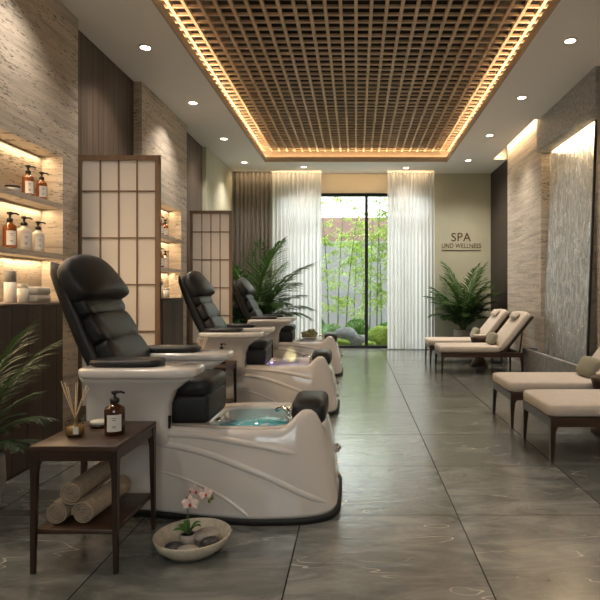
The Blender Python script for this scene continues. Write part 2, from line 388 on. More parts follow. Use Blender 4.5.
# right wall
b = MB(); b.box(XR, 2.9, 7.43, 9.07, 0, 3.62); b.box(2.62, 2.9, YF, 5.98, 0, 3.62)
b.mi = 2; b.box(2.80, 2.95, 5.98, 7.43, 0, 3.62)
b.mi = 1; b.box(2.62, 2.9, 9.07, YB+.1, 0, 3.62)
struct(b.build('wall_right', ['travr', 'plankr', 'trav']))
struct(MB().box(2.44, 2.79, 5.6, 7.43, 2.98, 3.62).build('trim_1', 'granite'))
# back wall
b = MB(); WX0, WX1, WZ = -1.58, 1.50, 3.03
b.box(-2.56, WX0, YB, YB+.22, 0, H+.3); b.box(WX1, 2.95, YB, YB+.22, 0, H+.3)
b.mi = 1; b.box(WX0, WX1, YB, YB+.22, WZ, H+.3)
struct(b.build('wall_back', ['green', 'beige']))
b = MB(); b.box(-2.6, -.9, YF-.2, YF, 0, 3.9); b.box(.9, 2.95, YF-.2, YF, 0, 3.9); b.box(-.9, .9, YF-.2, YF, 0, 1.0); b.box(-.9, .9, YF-.2, YF, 2.2, 3.9)
struct(b.build('wall_front', 'green'))
b = MB()  # unseen window added behind the camera to let in soft fill light
for x in (-.9, -.03, .84): b.box(x, x+.06, YF-.13, YF-.07, 1.0, 2.2)
b.box(-.9, .9, YF-.13, YF-.07, 1.0, 1.06); b.box(-.9, .9, YF-.13, YF-.07, 2.14, 2.2)
w2 = struct(b.build('fill_window', 'steel')); MB().box(-.85, .85, YF-.105, YF-.095, 1.05, 2.15).build('pane', 'glass', w2)
# ceiling
b = MB(); TX = 1.6; TY = 9.71; C1 = 3.9
b.box(-2.6, -1.72, YF, YB+.2, H, C1)
b.box(1.72, 2.38, YF, YB+.2, H, C1); b.box(2.38, 2.95, YF, 5.6, H, C1); b.box(2.38, 2.44, 5.6, 7.33, H, C1); b.box(2.38, 2.95, 9.55, YB+.2, H, C1); b.box(2.38, 2.95, 5.6, 9.55, 3.63, C1)
b.box(-1.72, 1.72, TY+.12, YB+.2, H, C1); b.box(-1.72, 1.72, YF, -1.0, H, C1)
# ledge of the cove
b.mi = 1
b.box(-1.725, -1.712, -1.0, TY+.12, H+.02, C1-.1); b.box(1.712, 1.725, -1.0, TY+.12, H+.02, C1-.1); b.box(-1.71, 1.71, TY+.112, TY+.125, H+.02, C1-.1); b.mi = 0
b.box(-1.72, -TX-.015, -1.0, TY+.12, H, H+.02); b.box(TX+.015, 1.72, -1.0, TY+.12, H, H+.02); b.box(-TX, TX, TY+.015, TY+.12, H, H+.02)
b.box(-2.6, 2.95, YF, YB+.2, C1, C1+.1)
struct(b.build('ceiling', ['ceil', 'fascia']))
struct(MB().box(-1.71, 1.71, -1.0, TY+.11, 3.80, 3.88).build('void_panel', 'void'))  # darkness of the void above the lattice put into this panel's colour
b = MB(); b.box(-TX-.015, -TX, -1.0, TY+.015, H, H+.085); b.box(TX, TX+.015, -1.0, TY+.015, H, H+.085); b.box(-TX, TX, TY, TY+.015, H, H+.085)
struct(b.build('trim_3', 'fascia'))
b = MB(); g = .136; n = 25
for i in range(n):
    x = (i-(n-1)/2)*g; b.box(x-.015, x+.015, -.98, TY+.10, 3.60, 3.632)
y = TY+.03
while y > -.95:
    b.box(-1.70, 1.70, y-.013, y+.013, 3.604, 3.626); y -= g
struct(b.build('ceiling_lattice', 'lattice'))
# fixed sliding window
wf = MB(); fw = .055
wf.box(WX0, WX1, YB+.06, YB+.16, WZ-fw, WZ); wf.box(WX0, WX1, YB+.06, YB+.16, 0, .05)
wf.box(WX0, WX0+fw, YB+.06, YB+.16, .05, WZ-fw); wf.box(WX1-fw, WX1, YB+.06, YB+.16, .05, WZ-fw)
win = struct(wf.build('window_1', 'steel'))
MB().box(.175, .235, YB+.05, YB+.15, .05, WZ-fw).build('mullion', 'steel', win)
MB().box(WX0+fw, .175, YB+.10, YB+.112, .05, WZ-fw).build('pane', 'glass', win)
MB().box(.235, WX1-fw, YB+.10, YB+.112, .05, WZ-fw).build('pane', 'glass', win)

# ------------------------------------------------------------------ curtains
def curtain(name, x0, x1, y, z0, z1, waves, amp, m, label, cat, group=None):
    r = thing(name, ((x0+x1)/2, y, 0), label, cat, group)
    b = MB(); n = waves*10; cx = (x0+x1)/2; rows = []
    rnd = [random.uniform(.7, 1.25) for _ in range(waves+2)]
    for k in range(9):
        t = k/8; z = z1+(z0-z1)*t; row = []
        for i in range(n+1):
            u = i/n; w = int(u*waves); x = x0+(x1-x0)*u
            a = amp*rnd[w]*(.75+.35*t); ph = 2*PI*u*waves
            row.append((x-cx+.25*a*math.sin(ph*2)+.01*t*math.sin(u*9), a*math.sin(ph+.5*t*math.sin(u*23)), z))
        rows.append(row)
    b.rings(rows, False, False, True, None, False); b.build('fabric', m, r)
    MB().box(x0-cx, x1-cx, -.02, .02, z1-.005, H).build('curtain_track', 'steel' if m == 'drape' else 'lampring', r)
    return r
curtain('drape_curtain', -2.34, -1.60, 10.50, .02, 3.375, 9, .05, 'drape', 'opaque taupe drape hanging in the left back corner', 'curtain')
curtain('sheer_curtain', -1.60, -.66, 10.46, .02, 3.375, 13, .04, 'sheer', 'white sheer curtain left of the garden door, behind the palm', 'curtain', )
curtain('sheer_curtain', .60, 1.49, 10.46, .02, 3.375, 13, .04, 'sheer', 'white sheer curtain right of the garden door, next to the sage wall', 'curtain')

# ------------------------------------------------------------------ garden
struct(MB().box(-6, 7, YB+.22, 19, -.12, -.02).build('ground', 'gravel'))
struct(MB().box(-6, 7, -14, YF-.2, -.12, -.02).build('ground_front', 'gwall'))
b = MB(); b.box(-6, 7, 15.4, 15.6, -.1, 2.45); b.box(-6, 7, 15.36, 15.64, 2.45, 2.52)
tag(b.build('garden_wall', 'gwall'), 'pale grey masonry wall at the end of the garden', 'wall')
b = MB()
for i in range(36): b.box(-3+i*.2, -3+i*.2+.1999, 15.9, 15.94, 0, 3.25)
b.box(-3, 4.2, 15.94, 15.98, 3.05, 3.15); b.box(-3, 4.2, 15.94, 15.98, .4, .5)
tag(b.build('wooden_fence', 'fence'), 'reddish wooden fence rising above the grey garden wall', 'fence')
def blade(b, p, d, L, w, droop=.3, side=None):
    p = Vector(p); d = Vector(d).normalized(); s = side or d.cross(Vector((0, 0, 1)))
    if s.length < .01: s = Vector((1, 0, 0))
    s.normalize(); s = s*w/2; q = p+d*L*.45+Vector((0, 0, -droop*L*.12)); e = p+d*L+Vector((0, 0, -droop*L*.5))
    b._add([p, q+s, e, q-s, q+Vector((0, 0, -w*.22))], [(0, 1, 4), (0, 4, 3), (1, 2, 4), (4, 2, 3)], True)
def bamboo(x, y, h, lean, label, dense=1.0):
    r = thing('bamboo', (x, y, -.02), label, 'bamboo', 'bamboo in the garden')
    b = MB(); pts = []; rad = []
    for k in range(13):
        t = k/12; pts.append((lean*t*t*h*.12, .03*math.sin(t*3), t*h)); rad.append(.017*(1-.75*t)+.002)
    b.tube(pts, rad, 7)
    for k in range(1, 12): b.tube([(pts[k][0], pts[k][1], pts[k][2]-.006), (pts[k][0], pts[k][1], pts[k][2]+.006)], rad[k]*1.25, 7)
    b.build('culm', 'culm', r)
    b = MB()
    for k in range(int(34*dense)):
        t = random.uniform(.18, 1.0); a = random.uniform(0, 2*PI); i = min(11, int(t*12)); p = Vector(pts[i]).lerp(Vector(pts[i+1]), t*12-i)
        d = Vector((math.cos(a), math.sin(a), random.uniform(.1, .9))); L = random.uniform(.15, .42); q = p+d*L
        b.tube([p, q], .002, 3)
        for j in range(18):
            u = random.uniform(.3, 1.05); a2 = random.uniform(0, 2*PI)
            blade(b, p+d*L*u, (math.cos(a2), math.sin(a2), random.uniform(-.5, .25)), random.uniform(.11, .20), random.uniform(.020, .034), .6)
    b.build('foliage', 'bleaf', r); return r
spots = [(-.62, 12.4, 3.5, -.5, 'thick bamboo cane rising nearest the left sheer curtain'), (-.42, 12.7, 3.3, .4, 'bamboo cane second from the left sheer curtain'),
 (-.22, 12.5, 3.0, .8, 'bamboo cane third from the left sheer curtain, leaning inward'), (-.05, 13.4, 2.4, .3, 'short thin bamboo cane in front of the reddish fence'),
 (.22, 13.6, 2.5, -.4, 'short bamboo cane seen just left of the door mullion'), (.33, 13.0, 2.9, .2, 'bamboo cane seen just behind the dark door mullion'),
 (.48, 12.6, 3.5, .2, 'tall bamboo cane seen right of the dark door mullion'), (.60, 12.9, 3.4, -.3, 'tall bamboo cane in the middle of the right door panel'),
 (.74, 12.5, 3.6, .3, 'tall bamboo cane seen at the edge of the right sheer curtain'), (1.05, 12.8, 3.3, 0, 'bamboo cane seen dimly through the right sheer curtain'),
 (-.95, 12.6, 3.3, 0, 'bamboo cane seen dimly through the left sheer curtain')]
for s in spots: bamboo(*s)
def blob(b, c, abc, lump, seed, nu=12, nv=20):
    rr = random.Random(seed); ph = [rr.uniform(0, 6) for _ in range(6)]
    def fn(p):
        k = 1+lump*(math.sin(p.x*9/abc[0]*.4+ph[0])*math.sin(p.y*8/abc[1]*.4+ph[1])+.6*math.sin(p.z*5/abc[2]+ph[2]+p.x*4/abc[0]))
        return p*k
    b.sup(c, abc, .85, .95, nu, nv, None, fn)
def bush(x, y, r, h, m, label, n=700, z=0, cat='shrub'):
    o = thing('garden_shrub', (x, y, -.02), label, cat, 'garden shrubs')
    b = MB(); b.tube([(0, 0, 0), (.02, 0, h*.5)], .02, 6); b.build('stem', 'rock', o)
    b = MB(); rr = random.Random(int(x*100+y*10))
    blob(b, (0, 0, z+h*.5), (r*.82, r*.82, h*.40), .12, 3)
    for k in range(n):
        a = rr.uniform(0, 2*PI); u = rr.uniform(-.8, 1); q = math.sqrt(1-u*u)*rr.uniform(.85, 1.02); p = Vector((r*q*math.cos(a), r*q*math.sin(a), z+h*.52+h*.48*u))
        d = Vector((math.cos(a)*q, math.sin(a)*q, u+.4))+Vector((rr.uniform(-.6, .6), rr.uniform(-.6, .6), rr.uniform(-.4, .4)))
        blade(b, p-d.normalized()*.03, d, rr.uniform(.05, .09), .028, .2)
    b.build('foliage', m, o); return o
bush(.02, 12.0, .30, .52, 'bush', 'rounded dark green shrub on the rocks left of the mullion')
bush(-.50, 11.6, .27, .44, 'bush2', 'grey-green low shrub beside the left sheer curtain')
bush(.68, 11.9, .28, .45, 'bush', 'leafy shrub behind the bright moss mound on the right')
bush(-.95, 12.0, .3, .6, 'bush', 'shrub seen dimly through the left sheer curtain')
def rock(x, y, a, b_, c, seed, label, m='rock', name='garden_rock', cat='rock', grp='garden rocks'):
    b = MB(); blob(b, (0, 0, c*.55), (a, b_, c), .17, seed); o = b.build(name, m); o.location = (x, y, -.02); tag(o, label, cat, grp); return o
rock(-.22, 11.45, .34, .2, .24, 5, 'large grey boulder in front of the bamboo')
rock(.08, 11.55, .20, .16, .14, 9, 'smaller grey rock right of the large boulder')
rock(-.42, 11.3, .30, .2, .12, 12, 'low green moss mound at the foot of the left sheer curtain', 'moss', 'moss_mound', 'moss', 'moss mounds')
rock(.14, 11.7, .26, .18, .13, 14, 'low moss mound between boulder and mullion', 'moss', 'moss_mound', 'moss', 'moss mounds')
rock(.58, 11.35, .34, .22, .26, 21, 'big bright green moss mound right of the mullion', 'moss', 'moss_mound', 'moss', 'moss mounds')
rock(.28, 11.15, .14, .1, .08, 25, 'small moss mound on the white gravel by the mullion', 'moss', 'moss_mound', 'moss', 'moss mounds')

# ------------------------------------------------------------------ downlights
dl = thing('downlight', (-1.98, 5.17, H), 'recessed round downlight, nearest the camera in the left ceiling strip', 'ceiling light', 'recessed downlights')
MB().lathe([(.046, -.006), (.062, -.008), (.066, -.001), (.066, .002), (.046, .002)], 24, None, False, False).build('trim_ring', 'lampring', dl)
MB().lathe([(.001, -.005), (.047, -.005), (.047, .001), (.001, .001)], 24).build('lens', 'lamp', dl)
DL = [(-1.98, 5.17, None), (-1.98, 6.68, 'recessed downlight, second from the camera in the left ceiling strip'), (-1.98, 8.25, 'recessed downlight, third from the camera in the left ceiling strip'),
      (-1.98, 9.75, 'recessed downlight, farthest one in the left ceiling strip'), (1.96, 5.03, 'recessed downlight, nearest the camera in the right ceiling strip'),
      (1.96, 6.5, 'recessed downlight, second from the camera in the right ceiling strip, by the water wall'), (1.96, 8.07, 'recessed downlight, third from the camera in the right ceiling strip'),
      (1.96, 9.6, 'recessed downlight in the right ceiling strip, nearest the sage wall'), (.93, 10.18, 'recessed downlight in the back strip before the right sheer curtain'),
      (-.96, 10.1, 'recessed downlight in the back strip before the left sheer curtain')]
for x, y, lb in DL:
    o = dl if lb is None else dup(dl, (x, y, H), lb)
for x, y in [(d[0], d[1]) for d in DL]+[(-1.98, 3.66), (-1.98, 2.15), (1.96, 3.5), (1.96, 2.0), (-1.98, .6), (1.96, .5)]:  # list tail: beams without fixtures, added out of view to light the foreground
    light('downlight_beam', 'SPOT', (x, y, H-.02), P_DOWN*(.85 if y < 4 else 1.0 if y > 10 else 1.9 if (y > 9 and x > 0) else 1.15), SOFT, spot_size=math.radians(138 if (y > 9 and y < 10 and x > 0) else 112), spot_blend=1, shadow_soft_size=.045)

# ------------------------------------------------------------------ shelves in the niches + niche lights
for (y0, y1, who) in ((2.2, 4.39, 'near'), (6.2, 7.36, 'far')):
    for z, w in ((1.80, 'upper'), (1.40, 'lower')):
        o = MB().box(-2.51, XL-.002, y0, y1, z-.04, z).build('stone_shelf', 'trav')
        tag(o, '%s stone shelf in the lit niche %s' % (w, 'left of the nearest chair' if who == 'near' else 'behind the first paper screen'), 'shelf', 'niche shelves')
    for z in (2.175, 1.755, 1.355):
        strip('niche_light', (-2.48, y0+.03, z-.004), (-2.48, y1-.03, z-.004), P_NICHE, WARM, (.25, 0, -1), .02)

# cabinets
def cabinet(y0, y1, x1, label):
    x0 = XL+.012; r = thing('base_cabinet', ((x0+x1)/2, (y0+y1)/2, 0), label, 'cabinet', 'timber base cabinets')
    hw = (x1-x0)/2; hl = (y1-y0)/2
    MB().box(-hw, hw-.02, -hl, hl, .0, 1.01).build('body', 'cab', r)
    MB().rbox(-hw, hw+.006, -hl, hl, 1.01, 1.03, .003, 1).build('top', 'walnut', r)
    n = max(1, round((y1-y0)/.42)); w = 2*hl/n
    for i in range(n): MB().box(hw-.02, hw, -hl+i*w+.002, -hl+(i+1)*w-.002, .02, 1.01).build('door', 'cab', r)
cabinet(2.97, 3.81, -2.03, 'tall dark timber cabinet under the nearest lit niche, behind the first chair')
cabinet(6.12, 6.85, -2.15, 'dark timber cabinet under the far lit niche, right of the first paper screen')

# ------------------------------------------------------------------ shoji screens
def shoji(x0, x1, y, label):
    r = thing('shoji_screen', ((x0+x1)/2, y, 0), label, 'folding screen', 'shoji screens'); h = 2.275; hw = (x1-x0)/2
    b = MB(); f = .042
    b.box(-hw, -hw+f, -.017, .017, 0, h); b.box(hw-f, hw, -.017, .017, 0, h); b.box(-hw+f, hw-f, -.017, .017, h-f, h); b.box(-hw+f, hw-f, -.017, .017, .06, .06+.06)
    b.build('frame', 'screenw', r)
    MB().box(-hw+f, hw-f, -.001, .003, .12, h-f).build('paper', 'paper', r)
    b = MB(); ww = 2*(hw-f)
    for i in (1, 2, 3): x = -hw+f+ww*i/4; b.box(x-.006, x+.006, -.012, -.001, .12, h-f)
    z = h-f-.265
    while z > .2: b.box(-hw+f, hw-f, -.011, -.001, z-.006, z+.006); z -= .402
    b.build('muntins', 'screenw', r)
    # second leaf folded against the wall side, seen edge on
    b = MB(); m = T(hw, .02, 0)@Rz(math.radians(62)); f = .03
    b.box(0, f, 0, .03, 0, h, m); b.box(.42-f, .42, 0, .03, 0, h, m); b.box(f, .42-f, 0, .03, h-f, h, m); b.box(f, .42-f, 0, .03, .06, .1, m)
    b.build('folded_leaf_frame', 'screenw', r)
    return r
shoji(-2.40, -1.685, 4.74, 'tall paper shoji screen standing right behind the nearest black chair')
shoji(-2.40, -1.79, 7.95, 'paper shoji screen standing farther back, between the second and third black chairs')
for o in list(bpy.data.objects):
    if o.name.startswith('folded_leaf_frame'): bpy.data.objects.remove(o)

# ------------------------------------------------------------------ pedicure chairs
def outline(x0, x1, wfun, n, cnt=112, wy=1.0):
    cx = (x0+x1)/2; a = (x1-x0)/2; pts = []
    for i in range(cnt):
        t = 2*PI*i/cnt; c, s = math.cos(t), math.sin(t); x = cx+a*math.copysign(abs(c)**(2/n), c); y = wfun(x)*math.copysign(abs(s)**(2/n), s)*wy
        pts.append((x, y))
    return pts
def sm(a, b, x): t = max(0, min(1, (x-a)/(b-a))); return t*t*(3-2*t)
def wbot(x): return .27+.115*sm(-.45, .25, x)
def xend(t): return .61-.03*t-.03*t**3
def side_y(x, z):
    t = z/.44; w = wbot(x)-.02*t+.012*math.sin(PI*min(1, t))
    a = (xend(t)+.6)/2; cx = (xend(t)-.6)/2; u = min(.999, abs((x-cx)/a)); n = 5-1.6*t
    return w*(1-u**n)**(1/n)
def ztop(x, y): return .432+.082*sm(.33, .45, x)*sm(.15, .24, abs(y))*(1-sm(.49, .60, x)*.9)-.03*sm(.44, .58, x)
def tub_mesh():
    b = MB(); R = []
    for t in (0, .04, .15, .3, .45, .6, .75, .88, .96):
        rg = []
        for x, y in outline(-.6, xend(t), lambda q: wbot(q)-.02*t+.012*math.sin(PI*t), 5-1.6*t):
            rg.append((x, y, .03+(ztop(x, y)-.03)*t))
        R.append(rg)
    def ring(shr, z_off, t=1.0):
        rg = []
        for x, y in outline(-.6+shr, xend(1)-shr, lambda q: wbot(q)-.02-shr, 3.4): rg.append((x, y, ztop(x, y)+z_off))
        return rg
    R.append(ring(.006, .0)); R.append(ring(.02, .008)); R.append(ring(.045, .006)); R.append(ring(.06, -.004))
    # deck to basin
    inner = outline(-.06, .385, lambda q: .245, 4.5); last = R[-1]
    mid = [((l[0]+i[0])/2, (l[1]+i[1])/2, .438+(ztop((l[0]+i[0])/2, (l[1]+i[1])/2)-.435)*.9) for l, i in zip(last, inner)]
    R.append(mid)
    for shr, z in ((0, .437), (.008, .434), (.014, .425), (.03, .36), (.06, .26), (.1, .24)):
        R.append([(x, y, z) for x, y in outline(-.06+shr, .385-shr, lambda q: .245-shr, 4.5)])
    b.rings(R, True, True)
    # moulded ridges on both sides
    def ridge(pts, r):
        from mathutils import geometry
        out = []
        P = [Vector((p[0], p[1], 0)) for p in pts]
        for k in range(len(P)-1):
            p0 = P[max(k-1, 0)]; p1 = P[k]; p2 = P[k+1]; p3 = P[min(k+2, len(P)-1)]
            for j in range(6):
                t = j/6; out.append(.5*((2*p1)+(-p0+p2)*t+(2*p0-5*p1+4*p2-p3)*t*t+(-p0+3*p1-3*p2+p3)*t*t*t))
        out.append(P[-1])
        for sgn in (-1, 1):
            b.tube([(q.x, sgn*(side_y(q.x, q.y)-r*.55), q.y) for q in out], [r*min(1, .25+k/5, .25+(len(out)-1-k)/5) for k in range(len(out))], 8)
    ridge([(-.56, .40), (-.23, .405), (0, .405), (.243, .371), (.42, .325), (.545, .315)], .020)
    ridge([(-.56, .365), (-.23, .355), (0, .323), (.243, .245), (.43, .150), (.58, .065)], .020)
    ridge([(-.30, .235), (-.12, .20), (.05, .14), (.16, .07), (.2, .035)], .009)
    return b
def console(b, sg):
    R = []
    for z, xr, y0, y1 in ((.36, -.21, -.315, -.20), (.45, -.215, -.32, -.20), (.55, -.21, -.33, -.205), (.62, -.18, -.35, -.205), (.67, -.11, -.385, -.205), (.705, -.06, -.425, -.205)):
        cx = (-.615+xr)/2; a = (xr+.615)/2; cy = (y0+y1)/2; h = (y1-y0)/2; rg = []
        for i in range(48):
            t = 2*PI*i/48; c, s = math.cos(t), math.sin(t); rg.append((cx+a*math.copysign(abs(c)**.4, c), sg*(cy+h*math.copysign(abs(s)**.5, s)), z))
        R.append(rg)
    b.rings(R, True, True)
def slab(b, sg, x0, x1, y0, y1, z0, z1, nx=.45, r=.01):
    cx = (x0+x1)/2; a = (x1-x0)/2; cy = (y0+y1)/2; h = (y1-y0)/2; R = []
    for z, k in ((z0, .012), (z0+r*.5, .003), (z0+r, 0), (z1-r, 0), (z1-r*.3, .004), (z1, .014)):
        rg = []
        for i in range(56):
            t = 2*PI*i/56; c, s = math.cos(t), math.sin(t); e = nx
            rg.append((cx+(a-k)*math.copysign(abs(c)**e, c), sg*(cy+(h-k)*math.copysign(abs(s)**(e*.9), s)), z))
        R.append(rg)
    b.rings(R, True, True)
def pedicure_chair(loc, label):
    r = thing('pedicure_chair', loc, label, 'spa chair', 'pedicure spa chairs')
    tub = tub_mesh().build('foot_basin', 'acryl', r)
    b = MB(); b.rings([[(x*1.005, y*1.005, z) for x, y in outline(-.59, .62, lambda q: wbot(q)+.002, 5)] for z in (0, .032)]); b.build('plinth', 'kick', r)
    MB().rings([[(x, y, z) for x, y in outline(-.06+.0165, .385-.0165, lambda q: .2285, 4.5)] for z in (.412, .421)]).build('water', 'water1', r)
    for sg in (-1, 1):
        b = MB(); console(b, sg); slab(b, sg, -.60, -.045, -.455, -.195, .70, .745, .42, .012); b.build('armrest', 'acryl', r)
        b = MB(); slab(b, sg, -.57, -.23, -.40, -.215, .745, .778, .55, .014); b.build('arm_pad', 'black', r)
    MB().box(-.212, -.200, -.300, -.288, .437, .50).build('chrome_strip', 'chrome', r)
    # seat
    b = MB(); b.sup((-.265, 0, .615), (.235, .20, .052), .45, .3); b.rbox(-.46, -.045, -.198, .198, .43, .585, .03, 4); b.build('seat', 'black', r)
    # backrest: profile along a leaning spine
    def sp(s):
        if s < .5: a = math.radians(29); x = -.42-math.sin(a)*s; z = .60+math.cos(a)*s
        else:
            x, z = -.42-math.sin(math.radians(29))*.5, .60+math.cos(math.radians(29))*.5; a = math.radians(29-(s-.5)*20); x -= math.sin(a)*(s-.5); z += math.cos(a)*(s-.5)
        return Vector((x, 0, z)), a
    b = MB(); R = []
    for k in range(17):
        s = -.04+.80*k/16; p, a = sp(s); nx, nz = math.cos(a), math.sin(a); rg = []
        wd = .255*(1-.10*sm(.62, .8, s)-.05*(1-sm(0, .2, s))); th0, th1 = -.15+.03*sm(.3, .75, s), -.055
        if k in (0, 16): wd *= .93; th0 += .02; th1 -= .02
        for i in range(32):
            t = 2*PI*i/32; c, q = math.cos(t), math.sin(t); d = (th0+th1)/2+(th1-th0)/2*math.copysign(abs(c)**.6, c); yy = wd*math.copysign(abs(q)**.35, q)
            d += .045*abs(yy/.255)**4*(.4+.6*sm(.2, .6, s))
            rg.append((p.x+nx*d, yy, p.z+nz*d))
        R.append(rg)
    b.rings(R); b.build('back_shell', 'black', r)
    for k in range(4):
        s = .075+.148*k; p, a = sp(s); b = MB()
        m = T(p.x-.028*math.cos(a), 0, p.z-.028*math.sin(a))@Ry(-a)
        def fn(q):
            c = 1-.12*math.exp(-(q.y/.02)**2)*0
            wr = .0025*math.sin(q.y*70+q.z*40)
            return Vector((q.x*c+wr, q.y, q.z))
        b.sup((0, 0, 0), (.050, .230, .094), .5, .30, 18, 44, m, fn); b.build('back_cushion', 'black', r)
    p, a = sp(.648); m = T(p.x+.035*math.cos(a), 0, p.z+.035*math.sin(a))@Ry(-a-.12); b = MB()
    def hf(q): return Vector((q.x*(1-.25*(q.z/.13))-.03*(q.y/.24)**2, q.y, q.z-.022*(q.y/.24)**2))
    b.sup((0, 0, 0), (.055, .275, .128), .55, .42, 18, 44, m, hf); b.build('headrest', 'black', r)
    # footrest roll
    b = MB(); b.sup((.455, .01, .480), (.092, .185, .070), .6, .3, 18, 40); b.build('footrest_pad', 'black', r)
    # faucet near side
    f = MB(); f.lathe([(.022, 0), (.022, .008), (.014, .014), (.012, .045), (.015, .05), (.013, .06)], 16, T(.375, -.29, .436)); f.build('faucet_base', 'chrome', r)
    f = MB(); f.tube([(.375, -.29, .49), (.372, -.285, .515), (.35, -.27, .53), (.325, -.25, .528), (.305, -.235, .512)], [.012, .012, .011, .010, .010], 10); f.tube([(.375, -.29, .505), (.385, -.292, .54)], .007, 8); f.build('spout', 'chrome', r)
    MB().rbox(-.022, .012, -.17, -.11, .437, .449, .004, 2).build('control_panel', 'chrome', r)
    for y, z in ((.14, .22), (-.02, .12)):
        MB().lathe([(.026, 0), (.026, .012), (.018, .018), (.010, .020), (.010, .028)], 16, T(.589, y, z)@Ry(PI/2-.1)).build('jet_cap', 'chrome', r)
    return r
CH = pedicure_chair((-.70, 2.97, 0), 'nearest black and white pedicure chair, with bright turquoise water, behind the small side table')
c2 = dup(CH, (-.78, 5.22, 0), 'middle black and white pedicure chair, with lilac water and a glow over its basin')
c3 = dup(CH, (-.80, 7.50, 0), 'farthest black and white pedicure chair, in front of the palm and sheer curtain')
for c, w in ((c2, 'water2'), (c3, 'water3')):
    for o in bpy.data.objects:
        if o.parent == c and o.name.startswith('water'):
            o.data = o.data.copy(); o.data.materials[0] = M[w]
# coloured basin lamp and lit spray over the middle basin
def mistmat():
    m = bpy.data.materials.new('mist'); m.use_nodes = True; nt = m.node_tree; nt.nodes.clear()
    o = nt.nodes.new('ShaderNodeOutputMaterial'); v = nt.nodes.new('ShaderNodeVolumeScatter'); v.inputs[0].default_value = (1, .90, .55, 1); v.inputs['Density'].default_value = 7.0  # warm lamp glow also put into the scatter colour
    nt.links.new(v.outputs[0], o.inputs['Volume']); return m
M['mist'] = mistmat()
b = MB(); b.lathe([(.10, 0), (.09, .03), (.06, .09), (.025, .15), (.004, .165)], 24); mist = b.build('mist_plume', 'mist'); mist.location = (-.62, 5.24, .424)
tag(mist, 'soft yellowish mist cone rising from the middle chair basin', 'mist')
light('basin_lamp', 'SPOT', (-.62, 5.24, .428), 2.6, (1, .82, .38), rot=(PI, 0, 0), spot_size=math.radians(150), spot_blend=.6, shadow_soft_size=.05)
light('basin_lamp_violet', 'POINT', (-.78, 5.10, .45), .14, (.55, .3, 1), shadow_soft_size=.02)
# moss bowl on the far rim of the third basin
r = thing('moss_bowl', (-.66, 7.80, .438), 'mossy stone in a shallow pale dish on the far rim of the farthest basin', 'dish')
MB().lathe([(.02, 0), (.09, .008), (.12, .022), (.114, .026), (.08, .014), (.01, .012)], 28).build('dish', 'cream', r)
b = MB(); blob(b, (0, 0, .062), (.115, .05, .055), .16, 4, 14, 26); blob(b, (.03, 0, .11), (.05, .04, .03), .16, 8, 10, 18); b.build('mossy_stone', 'mossrock', r)

# ------------------------------------------------------------------ side tables
def side_table(loc, label):
    r = thing('side_table', loc, label, 'side table', 'walnut side tables'); hx, hy, h = .172, .21, .50
    MB().rbox(-hx, hx, -hy, hy, h-.022, h, .004, 2).build('tabletop', 'walnut', r)
    b = MB()
    b.box(-hx+.03, hx-.03, -hy+.006, -hy+.026, h-.06, h-.022); b.box(-hx+.03, hx-.03, hy-.026, hy-.006, h-.06, h-.022); b.box(-hx+.006, -hx+.026, -hy+.03, hy-.03, h-.06, h-.022); b.box(hx-.026, hx-.006, -hy+.03, hy-.03, h-.06, h-.022)
    b.build('apron', 'walnut', r)
    for sx in (-1, 1):
        for sy in (-1, 1):
            b = MB(); R = []
            for z, w in ((0, .016), (.2, .020), (.40, .024), (.45, .034), (h-.022, .040)):
                x1 = sx*(hx-.002); x0 = sx*(hx-.002-w); y1 = sy*(hy-.002); y0 = sy*(hy-.002-w)
                R.append([(x0, y0, z), (x1, y0, z), (x1, y1, z), (x0, y1, z)])
            b.rings(R, True, True, False); b.build('leg', 'walnutz', r)
    MB().rbox(-hx+.014, hx-.014, -hy+.014, hy-.014, .150, .170, .003, 1).build('lower_shelf', 'walnut', r)
    return r
st = side_table((-1.10, 2.35, 0), 'small dark walnut side table with towels on its shelf, beside the nearest chair')
dup(st, (-1.215, 4.61, 0), 'dark walnut side table between the nearest and the middle chair')
dup(st, (-1.235, 6.86, 0), 'dark walnut side table between the middle and the farthest chair')

# bottles
def pump_bottle(loc, rad, h, m, label, rz=0, group='pump bottles'):
    r = thing('pump_bottle', loc, label, 'bottle', group, rz)
    hb = h*.70
    MB().lathe([(rad*.9, 0), (rad, .004), (rad, hb*.80), (rad*.9, hb*.88), (rad*.5, hb*.96), (rad*.38, hb), (rad*.38, hb+.008)], 28).build('body', m, r)
    b = MB(); rr = rad*1.012; a0 = math.radians(-90-42); seg = 12; R = []
    for z in (hb*.14, hb*.68): R.append([(rr*math.cos(a0+math.radians(84)*i/seg), rr*math.sin(a0+math.radians(84)*i/seg), z) for i in range(seg+1)])
    b.rings(R, False, False, True, None, False); lab = b.build('label', 'label', r)
    b = MB(); rr = rad*1.022
    for zz, ww in ((.56, 26), (.50, 20), (.30, 24), (.26, 16)):
        R = []
        for z in (hb*zz, hb*zz+hb*.018): R.append([(rr*math.cos(math.radians(-90-ww/2+ww*i/4)), rr*math.sin(math.radians(-90-ww/2+ww*i/4)), z) for i in range(5)])
        b.rings(R, False, False, True, None, False)
    b.build('printed_lines', 'ink', lab)
    z = hb+.004; b = MB(); k = h/.2
    b.lathe([(rad*.45, z), (rad*.47, z+.016*k), (rad*.3, z+.022*k), (.006*k, z+.024*k), (.006*k, z+.038*k), (.014*k, z+.040*k), (.015*k, z+.052*k), (.004*k, z+.054*k)], 20)
    b.tube([(0, 0, z+.047*k), (.03*k, -.004, z+.047*k), (.042*k, -.006, z+.040*k)], .005*k, 8); b.build('pump', 'pump', r)
    return r
rz = math.radians(25)
def shelf_pt(px, Y):  return (px-356)*Y/550
G1 = 'bottles in the lit niches'
